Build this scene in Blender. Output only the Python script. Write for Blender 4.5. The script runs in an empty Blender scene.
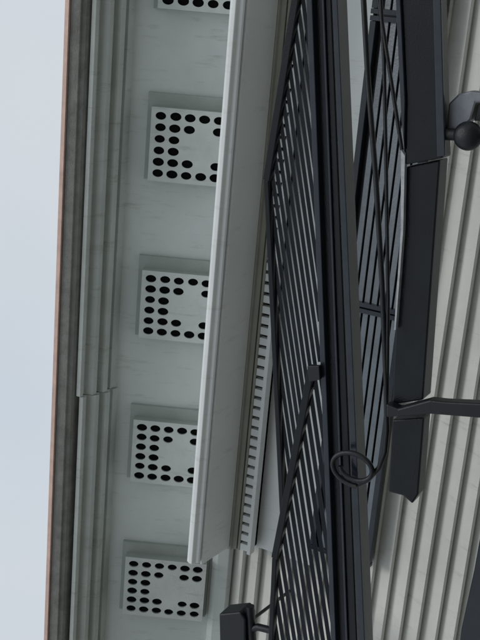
import bpy, bmesh, math, random
from mathutils import Vector, Matrix
random.seed(3)
EYE=Vector((0,0,1.6))

def mat(name,col,rough=.6,var=.12,scale=6,bump=.1,metal=0,dirt=None,streak=0,spec=.5):
    m=bpy.data.materials.new(name); m.use_nodes=True; nt=m.node_tree; N=nt.nodes; L=nt.links
    b=N['Principled BSDF']; b.inputs['Roughness'].default_value=rough; b.inputs['Metallic'].default_value=metal
    b.inputs['Specular IOR Level'].default_value=spec
    tc=N.new('ShaderNodeTexCoord')
    n=N.new('ShaderNodeTexNoise'); n.inputs['Scale'].default_value=scale; n.inputs['Detail'].default_value=8; n.inputs['Roughness'].default_value=.65
    L.new(tc.outputs['Object'],n.inputs['Vector'])
    r=N.new('ShaderNodeValToRGB')
    c2=dirt or tuple(c*(1-var*2) for c in col)
    r.color_ramp.elements[0].position=.3; r.color_ramp.elements[0].color=(*c2,1)
    r.color_ramp.elements[1].position=.62; r.color_ramp.elements[1].color=(*col,1)
    L.new(n.outputs['Fac'],r.inputs['Fac']); out=r.outputs['Color']
    if streak:
        # run marks and grime, plus fine specks
        for sc3,ns,p0,p1,amt in (((14,3,2),1.7,.27,.44,streak),((5,5,5),9,.24,.33,streak*1.6)):
            mp=N.new('ShaderNodeMapping'); mp.inputs['Scale'].default_value=sc3; L.new(tc.outputs['Object'],mp.inputs['Vector'])
            n3=N.new('ShaderNodeTexNoise'); n3.inputs['Scale'].default_value=ns; n3.inputs['Detail'].default_value=9; n3.inputs['Roughness'].default_value=.7; L.new(mp.outputs[0],n3.inputs['Vector'])
            r3=N.new('ShaderNodeValToRGB'); r3.color_ramp.elements[0].position=p0; r3.color_ramp.elements[0].color=(1-amt,1-amt,1-min(1,amt*1.15),1); r3.color_ramp.elements[1].position=p1; r3.color_ramp.elements[1].color=(1,1,1,1)
            L.new(n3.outputs['Fac'],r3.inputs['Fac'])
            mm=N.new('ShaderNodeMixRGB'); mm.blend_type='MULTIPLY'; mm.inputs[0].default_value=1; L.new(out,mm.inputs[1]); L.new(r3.outputs['Color'],mm.inputs[2]); out=mm.outputs[0]
    L.new(out,b.inputs['Base Color'])
    n2=N.new('ShaderNodeTexNoise'); n2.inputs['Scale'].default_value=scale*12; n2.inputs['Detail'].default_value=4
    L.new(tc.outputs['Object'],n2.inputs['Vector'])
    bp=N.new('ShaderNodeBump'); bp.inputs['Strength'].default_value=bump; bp.inputs['Distance'].default_value=.01
    L.new(n2.outputs['Fac'],bp.inputs['Height']); L.new(bp.outputs['Normal'],b.inputs['Normal'])
    return m
WHITE=mat('weathered_white_paint',(.60,.65,.625),.5,.07,1.3,.15,streak=.25)
VENT=mat('vent_paint',(.56,.60,.58),.5,.07,5,.2,streak=.25)
BRIGHT=mat('hood_white_paint',(.76,.79,.78),.4,.04,1.5,.1,streak=.18)
CRWN=mat('weathered_crown_paint',(.50,.54,.51),.5,.09,4,.25,streak=.35)
VENT_SHADE=mat('vent_shade_paint',(.36,.40,.375),.6,.08,4,.2)  # darker tone paints in the shade around vent boxes and hole walls
SIDE=mat('siding_paint',(.62,.63,.59),.5,.07,2,.15,streak=.25)
GUT=mat('weathered_gutter',(.21,.21,.195),.6,.25,9,.3,dirt=(.12,.12,.11))
DRIP=mat('drip_edge_copper',(.66,.46,.39),.5,.15,8,.1)
DARK=mat('dark_shutter_paint',(.016,.023,.034),.18,.2,9,.12,spec=.5)
BLK=mat('black_shutter_paint',(.005,.007,.010),.25,.2,9,.15,spec=.3)
GREY=mat('grey_blue_shutter_paint',(.15,.18,.21),.35,.15,6,.2)
IRON=mat('black_iron',(.006,.008,.011),.35,.2,20,.25,spec=.4)
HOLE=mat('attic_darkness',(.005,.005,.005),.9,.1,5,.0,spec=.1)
PANE=mat('dark_window_interior',(.02,.022,.026),.3,.1,5,.0)
ROOF=mat('roof_shingles',(.12,.11,.10),.9,.2,9,.5)
GRND=mat('paving',(.21,.205,.19),.9,.15,1,.3)
BEIGE=mat('bed_mould_shadow_paint',(.33,.33,.28),.6,.1,4,.1)  # beige tone paints the shadow band between hood soffit and dentils
STEEL=mat('galvanised_steel',(.20,.21,.23),.4,.1,14,.1,metal=.5)
EDGE=mat('edge_glint_paint',(.42,.44,.46),.4,.2,14,.1)  # pale colour paints a light glint along the folded leaf's edge

def empty(n):
    e=bpy.data.objects.new(n,None); bpy.context.collection.objects.link(e); return e
def mk(name,bm,m,parent=None,bevel=0,smooth=False,mats=None):
    bmesh.ops.recalc_face_normals(bm,faces=bm.faces[:])
    me=bpy.data.meshes.new(name); bm.to_mesh(me); bm.free()
    for k in (mats or [m]): me.materials.append(k)
    o=bpy.data.objects.new(name,me); bpy.context.collection.objects.link(o)
    if parent: o.parent=parent
    if bevel:
        b=o.modifiers.new('b','BEVEL'); b.width=bevel; b.segments=2; b.limit_method='ANGLE'; b.angle_limit=math.radians(35)
    if smooth:
        for p in me.polygons: p.use_smooth=True
    return o
def hull_prism(bm,pts,off):
    a=[bm.verts.new(p) for p in pts]; b=[bm.verts.new(Vector(p)+off) for p in pts]
    bm.faces.new(a); bm.faces.new(b[::-1])
    n=len(a)
    for i in range(n): bm.faces.new([a[i],b[i],b[(i+1)%n],a[(i+1)%n]])
def profile(name,yz,x0,x1,m,parent,bevel=0):
    bm=bmesh.new(); hull_prism(bm,[(x0,y,z+1.6) for y,z in yz],Vector((x1-x0,0,0)))
    return mk(name,bm,m,parent,bevel)
def box(bm,x0,x1,y0,y1,z0,z1):
    hull_prism(bm,[(x0,y0,z0),(x1,y0,z0),(x1,y1,z0),(x0,y1,z0)],Vector((0,0,z1-z0)))
def bar(bm,p,q,w,t,side=Vector((0,1,0)),tilt=0):
    p=Vector(p);q=Vector(q); d=(q-p).normalized(); s=side-d*side.dot(d); s.normalize(); u=d.cross(s)
    if tilt: 
        rot=Matrix.Rotation(tilt,3,d); s=rot@s; u=rot@u
    hull_prism(bm,[p+u*w/2-s*t/2,p+u*w/2+s*t/2,p-u*w/2+s*t/2,p-u*w/2-s*t/2],q-p)

# ------------------------------------------------------------ house
house=empty('clapboard_house')
X0,X1=-11,6
WY=6.4
bm=bmesh.new()
e=.125; z=0.0
while z<3.5+1.6:
    z1=z+e
    j=random.uniform(-.006,.006)
    hull_prism(bm,[(X0,WY-.064+j,z),(X0,WY-.052+j,z-.012),(X0,WY+.02,z+.0),(X0,WY+.02,z1+.01),(X0,WY-.004,z1)],Vector((X1-X0,0,0)))
    z=z1
mk('siding',bm,SIDE,house)
bm=bmesh.new(); box(bm,X0,X1,WY+.03,WY+7,0,5.6); mk('wall_body',bm,SIDE,house)
J=-2.83
profile('drip_edge',[(5.53,4.325),(5.53,4.295),(5.56,4.295),(5.56,4.31),(5.9,4.33),(5.9,4.345)],X0-.3,X1+.3,DRIP,house)
profile('gutter',[(5.545,4.291),(5.56,4.225),(5.575,4.222),(5.585,4.20),(5.60,4.19),(5.66,4.185),(5.7,4.2),(5.8,4.28)],X0-.3,X1+.3,GUT,house,.004)
def crown(dy,dz,a,b,n):
    pts=[(5.61,4.18),(5.615,4.15),(5.64,4.142),(5.645,4.168),(5.675,4.166),(5.69,4.13),(5.70,4.105),(5.735,4.10),(5.74,4.135),(5.775,4.13),(5.785,4.08),(5.825,4.072),(5.83,4.11),(5.87,4.108),(5.875,4.085),(5.96,4.075),(5.98,4.16),(5.7,4.184)]
    return profile(n,[(y+dy,z+dz) for y,z in pts],a,b,CRWN,house,.003)
crown(0,0,J,X1+.28,'crown_moulding'); crown(.014,-.016,X0-.28,J-.004,'crown_moulding_section')
O=Vector((0,5.93,4.09+1.6)); T=Vector((0,.4472,-.8944)); NN=Vector((0,-.8944,-.4472))
def fp(x,s,h): return Vector((x,0,0))+O+T*s+NN*h
bm=bmesh.new(); hull_prism(bm,[fp(X0,-.03,0),fp(X0,.92,0),fp(X0,.92,-.03),fp(X0,-.03,-.03)],Vector((X1-X0,0,0)))
mk('frieze',bm,WHITE,house)
bm=bmesh.new(); hull_prism(bm,[fp(X0,.80,.002),fp(X0,.80,.03),fp(X0,.84,.05),fp(X0,.92,.05),fp(X0,.95,.0)],Vector((X1-X0,0,0)))
mk('frieze_moulding',bm,WHITE,house,.004)
pat=["111111","111011","110000","110000","111011","111111"]
PX,PS=.075,.0945
def vent(xc):
    v=bmesh.new(); H=.10
    rows=6; cols=6; x1=xc+PX*3; s0=.168; nc=20
    for r in range(rows):
        for c in range(cols):
            cx=x1-PX*(r+.5); cs=s0+.012+PS*(c+.5)
            if pat[r][c]=='1':
                inn=[];out=[];inb=[]
                q=1+random.uniform(-.06,.04); ox=random.uniform(-.0015,.0015)
                for k in range(nc):
                    a=2*math.pi*(k+.5)/nc; ca,sa=math.cos(a),math.sin(a)
                    inn.append(v.verts.new(fp(cx+ox+.0265*q*ca,cs+ox+.036*q*sa,H)))
                    inb.append(v.verts.new(fp(cx+ox+.0265*q*ca,cs+ox+.036*q*sa,H-.014)))
                    m=max(abs(ca),abs(sa))
                    out.append(v.verts.new(fp(cx+PX/2*ca/m,cs+PS/2*sa/m,H)))
                for k in range(nc):
                    j=(k+1)%nc
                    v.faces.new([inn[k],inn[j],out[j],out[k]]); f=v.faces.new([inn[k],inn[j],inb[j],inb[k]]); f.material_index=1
                    a1=2*math.pi*(k+.5)/nc; a2=2*math.pi*(j+.5)/nc
                    if (abs(math.cos(a1))>abs(math.sin(a1)))!=(abs(math.cos(a2))>abs(math.sin(a2))):
                        am=a1+math.pi/nc
                        co=v.verts.new(fp(cx+PX/2*math.copysign(1,math.cos(am)),cs+PS/2*math.copysign(1,math.sin(am)),H))
                        v.faces.new([out[k],out[j],co])
            else:
                v.faces.new([v.verts.new(fp(cx+a*PX/2,cs+b*PS/2,H)) for a,b in ((-1,-1),(1,-1),(1,1),(-1,1))])
    xa,xb=xc-PX*3,xc+PX*3; sa,sb=s0+.012,s0+.012+PS*6
    g=.016
    def ring(x0,x1_,s0_,s1_,h): return [fp(x0,s0_,h),fp(x1_,s0_,h),fp(x1_,s1_,h),fp(x0,s1_,h)]
    levels=[ring(xa,xb,sa,sb,H),ring(xa-g,xb+g,sa-g,sb+g,H),ring(xa-g,xb+g,sa-g,sb+g,.03),ring(xa-g-.004,xb+.10,sa-.05,sb+.03,.03),ring(xa-g-.004,xb+.10,sa-.05,sb+.035,.001)]
    vs=[[v.verts.new(p) for p in l] for l in levels]
    for n,(a,b) in enumerate(zip(vs,vs[1:])):
        for k in range(4):
            f=v.faces.new([a[k],a[(k+1)%4],b[(k+1)%4],b[k]])
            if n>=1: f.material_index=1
    mk('frieze_vent',v,WHITE,house,mats=[VENT,VENT_SHADE])
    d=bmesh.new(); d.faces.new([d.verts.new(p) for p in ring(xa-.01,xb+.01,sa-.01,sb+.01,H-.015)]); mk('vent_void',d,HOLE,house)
for i in range(-5,7): vent(-2.172+1.093*i)
bm=bmesh.new(); hull_prism(bm,[(X0-.3,5.56,5.925),(X0-.3,9.9,7.9),(X0-.3,13.9,5.925),(X0-.3,13.9,5.9),(X0-.3,5.6,5.9)],Vector((X1-X0+.6,0,0))); mk('roof',bm,ROOF,house)
# ------------------------------------------------------------ window hood
hx0,hx1=-3.86,3.2
hood=empty('window_hood')
def hp(n,yz,a,b,m,bev=0): return profile(n,yz,a,b,m,hood,bev)
hp('hood_crown',[(5.735,3.262),(5.75,3.285),(5.80,3.29),(6.38,3.45),(6.38,3.215),(5.80,3.215),(5.785,3.20),(5.77,3.207),(5.765,3.226),(5.748,3.232),(5.735,3.238)],hx0,hx1,BRIGHT,.005)
hp('hood_soffit',[(5.806,3.213),(5.806,3.196),(6.13,3.165),(6.13,3.213)],hx0-.02,hx1-.03,BRIGHT,.003)
hp('hood_bead',[(6.132,3.213),(6.132,3.155),(6.155,3.15),(6.165,3.125),(6.38,3.12),(6.38,3.213)],hx0-.04,hx1-.06,BEIGE,.003)
hp('bed_mould',[(6.17,3.118),(6.17,3.10),(6.38,3.10),(6.38,3.118)],hx0-.04,hx1-.1,BEIGE,.002)
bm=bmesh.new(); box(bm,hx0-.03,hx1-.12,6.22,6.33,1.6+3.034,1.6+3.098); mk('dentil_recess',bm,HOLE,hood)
bm=bmesh.new(); x=hx0-.03
while x<hx1-.2:
    box(bm,x,x+.050,6.17,6.218,1.6+3.035,1.6+3.098); x+=.074
mk('dentils',bm,BRIGHT,hood,.002)
bm=bmesh.new(); box(bm,hx0-.04,hx1-.12,6.15,6.219,1.6+3.005,1.6+3.033); mk('dentil_ledge',bm,BRIGHT,hood,.003)
bm=bmesh.new(); box(bm,hx0-.04,hx1-.12,6.29,6.33,1.6+2.60,1.6+3.03); mk('head_casing',bm,BRIGHT,hood,.004)

# ------------------------------------------------------------ shutters (X along wall, Z up, each leaf at its own stand-off Y)
def mm(s): return [tuple(int(c)/1000 for c in p.split(',')) for p in s.split()]
def leaf(bm,s,Y,t): hull_prism(bm,[(x,Y,z) for x,z in mm(s)],Vector((0,t,0)))
def clip(poly,c,s):
    hits=[]
    for i in range(len(poly)):
        (x1,y1),(x2,y2)=poly[i],poly[(i+1)%len(poly)]
        f1=y1-(c+s*x1); f2=y2-(c+s*x2)
        if f1*f2<0:
            t=f1/(f1-f2); hits.append((x1+t*(x2-x1),y1+t*(y2-y1)))
    return sorted(hits) if len(hits)==2 else None
def louvre(outline,Y,slope,step,edges,w):
    sh=empty('louvered_shutter'); poly=mm(outline)
    bm=bmesh.new(); c=3.0
    while c<6.5:
        h=clip(poly,c,slope)
        if h and h[1][0]-h[0][0]>.06:
            bar(bm,(h[0][0],Y,h[0][1]),(h[1][0],Y,h[1][1]),w,.006,tilt=math.radians(20+random.uniform(-4,4)))
        c+=step*random.uniform(.97,1.03)
    mk('louvre_slats',bm,DARK,sh)
    bm=bmesh.new(); E=mm(edges)
    for p,q,ww in zip(E,E[1:],(.042,.03)): bar(bm,(p[0],Y-.02,p[1]),(q[0],Y-.02,q[1]),ww,.05)
    mk('frame',bm,BLK,sh,.004)
    return sh
A=louvre('63,4225 -1044,4306 -3031,4005 -2025,3878 69,4134',5.32,.272,.034,'112,4215 -1053,4301 -3049,3986',.021)
B=louvre('-2053,3864 -3251,3977 -4232,3902 -4005,3389 -2023,3745',5.22,.277,.041,'-2013,3865 -3245,3967 -4152,3914',.024)
bm=bmesh.new(); leaf(bm,'64,4062 71,3964 -3705,3337 -3756,3456',5.1,.1); mk('hanging_stile',bm,BLK,A,.006)
bm=bmesh.new()
leaf(bm,'61,4081 63,4048 -3729,3448 -3742,3478',5.06,.12); leaf(bm,'70,3931 72,3904 -3642,3270 -3659,3310',5.04,.12)
leaf(bm,'67,4011 67,3995 -3719,3386 -3724,3403',5.085,.013)
mk('stile_edges',bm,DARK,A,.004)
bm=bmesh.new(); leaf(bm,'-1952,3822 -1934,3752 -2010,3738 -2038,3800',5.02,.03); mk('hinge',bm,IRON,A,.004)
C=empty('louvered_shutter')
zt,zb=4.2,3.745; xs=[-3.75,-1.95,-.15,1.65]
bm=bmesh.new(); bf=bmesh.new(); bp_=bmesh.new()
for a,b in zip(xs,xs[1:]):
    a+=.01
    for x in (a,b-.03): box(bf,x,x+.03,6.24,6.30,zb,zt)
    for zz in (zb+.001,zt-.04): box(bf,a+.032,b-.032,6.245,6.295,zz,zz+.039)
    zz=zb+.06
    while zz<zt-.05:
        bar(bm,(a+.031,6.27,zz),(b-.031,6.27,zz),.038,.008,tilt=math.radians(-12)); zz+=.05
box(bp_,xs[0]+.02,xs[-1]-.02,6.303,6.33,zb+.02,zt-.02)
mk('slats',bm,GREY,C); mk('frame',bf,DARK,C,.003); mk('pane',bp_,PANE,C)
S=empty('folded_shutter')
bm=bmesh.new(); leaf(bm,'92,3520 105,3339 -724,3194 -784,3375 -483,3411',4.9,.12); mk('upper_leaf',bm,BLK,S,.008)
bm=bmesh.new()
leaf(bm,'90,3541 92,3517 -481,3409 -712,3382 -575,3416',4.88,.13); leaf(bm,'103,3360 105,3322 -710,3179 -720,3217',4.88,.019)
mk('leaf_stiles',bm,DARK,S,.004)
bm=bmesh.new()
leaf(bm,'-799,3385 -739,3217 -1419,3169 -1935,3132 -2005,3289 -1354,3345',4.93,.12)
leaf(bm,'-2084,3278 -2027,3113 -2448,3086 -2507,3111 -2478,3164 -2482,3247',4.93,.1)
mk('lower_leaf',bm,BLK,S,.008)
bm=bmesh.new(); leaf(bm,'-716,3401 -740,3378 -1093,3338 -1596,3309 -1598,3317 -1097,3350',4.89,.03); mk('glint_strip',bm,EDGE,S)
b2=bmesh.new(); leaf(b2,'-1979,3297 -1988,3231 -1900,3077 -1888,2999 -1830,2736 -1905,2721 -1970,3062 -2050,3287',4.86,.07); mk('strut',b2,IRON,S,.008)
def tube(name,pts,r,parent,m=IRON):
    cu=bpy.data.curves.new(name,'CURVE'); cu.dimensions='3D'; cu.bevel_depth=r; cu.bevel_resolution=4; cu.use_fill_caps=True
    sp=cu.splines.new('POLY'); sp.points.add(len(pts)-1)
    for a,p in zip(sp.points,pts): a.co=(*p,1)
    cu.materials.append(m); o=bpy.data.objects.new(name,cu); bpy.context.collection.objects.link(o); o.parent=parent
def tb(name,s,Y,r,parent): tube(name,[(x,Y,z) for x,z in mm(s)],r,parent)
K=empty('scrolled_iron_bracket')
tb('rod','81,3751 -423,3655 -897,3551 -1391,3454 -1908,3363 -2176,3322 -2300,3317 -2398,3338 -2484,3390 -2534,3453',5.0,.014,K)
tb('rod_upper','87,3664 -320,3585 -791,3512 -1487,3408 -2013,3344',5.0,.010,K)
tb('rod_lower','-731,3436 -318,3565 85,3690',5.0,.010,K)
sc=[]
for i in range(70):
    t=i/69; a=math.radians(80)+t*math.radians(450); rr=1-.42*t
    sc.append((-2.432-.10*rr*math.sin(a),4.98,3.467-.138*rr*math.cos(a)))
tube('scroll',sc,.014,K)
W=empty('wall_bracket_knuckle')
bm=bmesh.new(); leaf(bm,'-480,3222 -429,3181 -409,3127 -405,2986 -449,2979 -459,3091 -538,3102 -611,3159 -609,3213',4.95,.08); mk('clamp',bm,STEEL,W,.01)
bm=bmesh.new(); leaf(bm,'-464,3087 -460,2983 -522,2973 -543,3094',4.97,.06); mk('clamp_core',bm,IRON,W,.004)
bm=bmesh.new(); bmesh.ops.create_uvsphere(bm,u_segments=24,v_segments=14,radius=.068,matrix=Matrix.Translation((-.606,4.9,3.09))@Matrix.Diagonal((1,.8,1,1))); mk('knob',bm,IRON,W,smooth=True)
tb('pin','-617,3221 -592,2948',4.92,.028,W)
FL=empty('security_floodlight')
bm=bmesh.new(); leaf(bm,'-4059,4522 -3983,4367 -4028,4325 -4324,4296 -4402,4483',5.6,.15); mk('housing',bm,IRON,FL,.01)
tb('arm','-4135,4335 -4078,4249 -4065,4160',5.65,.025,FL)
tb('joint','-3946,4323 -4192,4283',5.65,.03,FL)
tube('wall_arm',[(-4.2,5.7,4.42),(-4.2,6.36,4.36)],.012,FL)
LS=empty('lower_shutter')
bm=bmesh.new(); leaf(bm,'-2811,2893 -2890,2752 -3758,2613 -3881,2899 -3541,2913 -3134,2896',5.6,.06); mk('leaf',bm,DARK,LS,.006)

g=bmesh.new(); g.faces.new([g.verts.new(p) for p in ((-600,-600,0),(600,-600,0),(600,600,0),(-600,600,0))]); mk('ground',g,GRND)

w=bpy.data.worlds.new('World'); bpy.context.scene.world=w; w.use_nodes=True; nt=w.node_tree
bg=nt.nodes['Background']; sky=nt.nodes.new('ShaderNodeTexSky'); sky.sky_type='NISHITA'; sky.sun_disc=False
sky.sun_elevation=math.radians(50); sky.sun_rotation=math.radians(160); sky.dust_density=4
mx=nt.nodes.new('ShaderNodeMixRGB'); mx.inputs[0].default_value=.88
tc=nt.nodes.new('ShaderNodeTexCoord'); cn=nt.nodes.new('ShaderNodeTexNoise'); cn.inputs['Scale'].default_value=2.2; cn.inputs['Detail'].default_value=5
cr=nt.nodes.new('ShaderNodeValToRGB'); cr.color_ramp.elements[0].position=.3; cr.color_ramp.elements[0].color=(.82,.88,.95,1); cr.color_ramp.elements[1].position=.7; cr.color_ramp.elements[1].color=(1,1,1,1)
nt.links.new(tc.outputs['Generated'],cn.inputs['Vector']); nt.links.new(cn.outputs['Fac'],cr.inputs['Fac'])
cm=nt.nodes.new('ShaderNodeMixRGB'); cm.blend_type='MULTIPLY'; cm.inputs[0].default_value=1; cm.inputs[1].default_value=(6.9,7.3,7.6,1)
nt.links.new(cr.outputs[0],cm.inputs[2]); nt.links.new(cm.outputs[0],mx.inputs[2])
nt.links.new(sky.outputs[0],mx.inputs[1]); nt.links.new(mx.outputs[0],bg.inputs[0]); bg.inputs[1].default_value=.105
sl=bpy.data.lights.new('sun','SUN'); sl.energy=.9; sl.angle=math.radians(16); sl.color=(1,.97,.93)
so=bpy.data.objects.new('sun',sl); bpy.context.collection.objects.link(so)
el,rt=math.radians(50),math.radians(160)
sd=Vector((math.sin(rt)*math.cos(el),math.cos(rt)*math.cos(el),math.sin(el))); so.rotation_euler=sd.to_track_quat('Z','Y').to_euler()
cd=bpy.data.cameras.new('camera'); cam=bpy.data.objects.new('camera',cd); bpy.context.collection.objects.link(cam)
# phone held sideways, tilted up at the eaves
D=Vector((.08311,.48837,-.86867)); R=Vector((.95009,.2242,.21695)); F=Vector((-.30071,.84334,.44536))
M=Matrix((D,R,-F)).transposed().to_4x4(); M.translation=EYE; cam.matrix_world=M
cd.lens=60.92; cd.clip_end=2000; bpy.context.scene.camera=cam
bpy.context.scene.view_settings.view_transform='Standard'
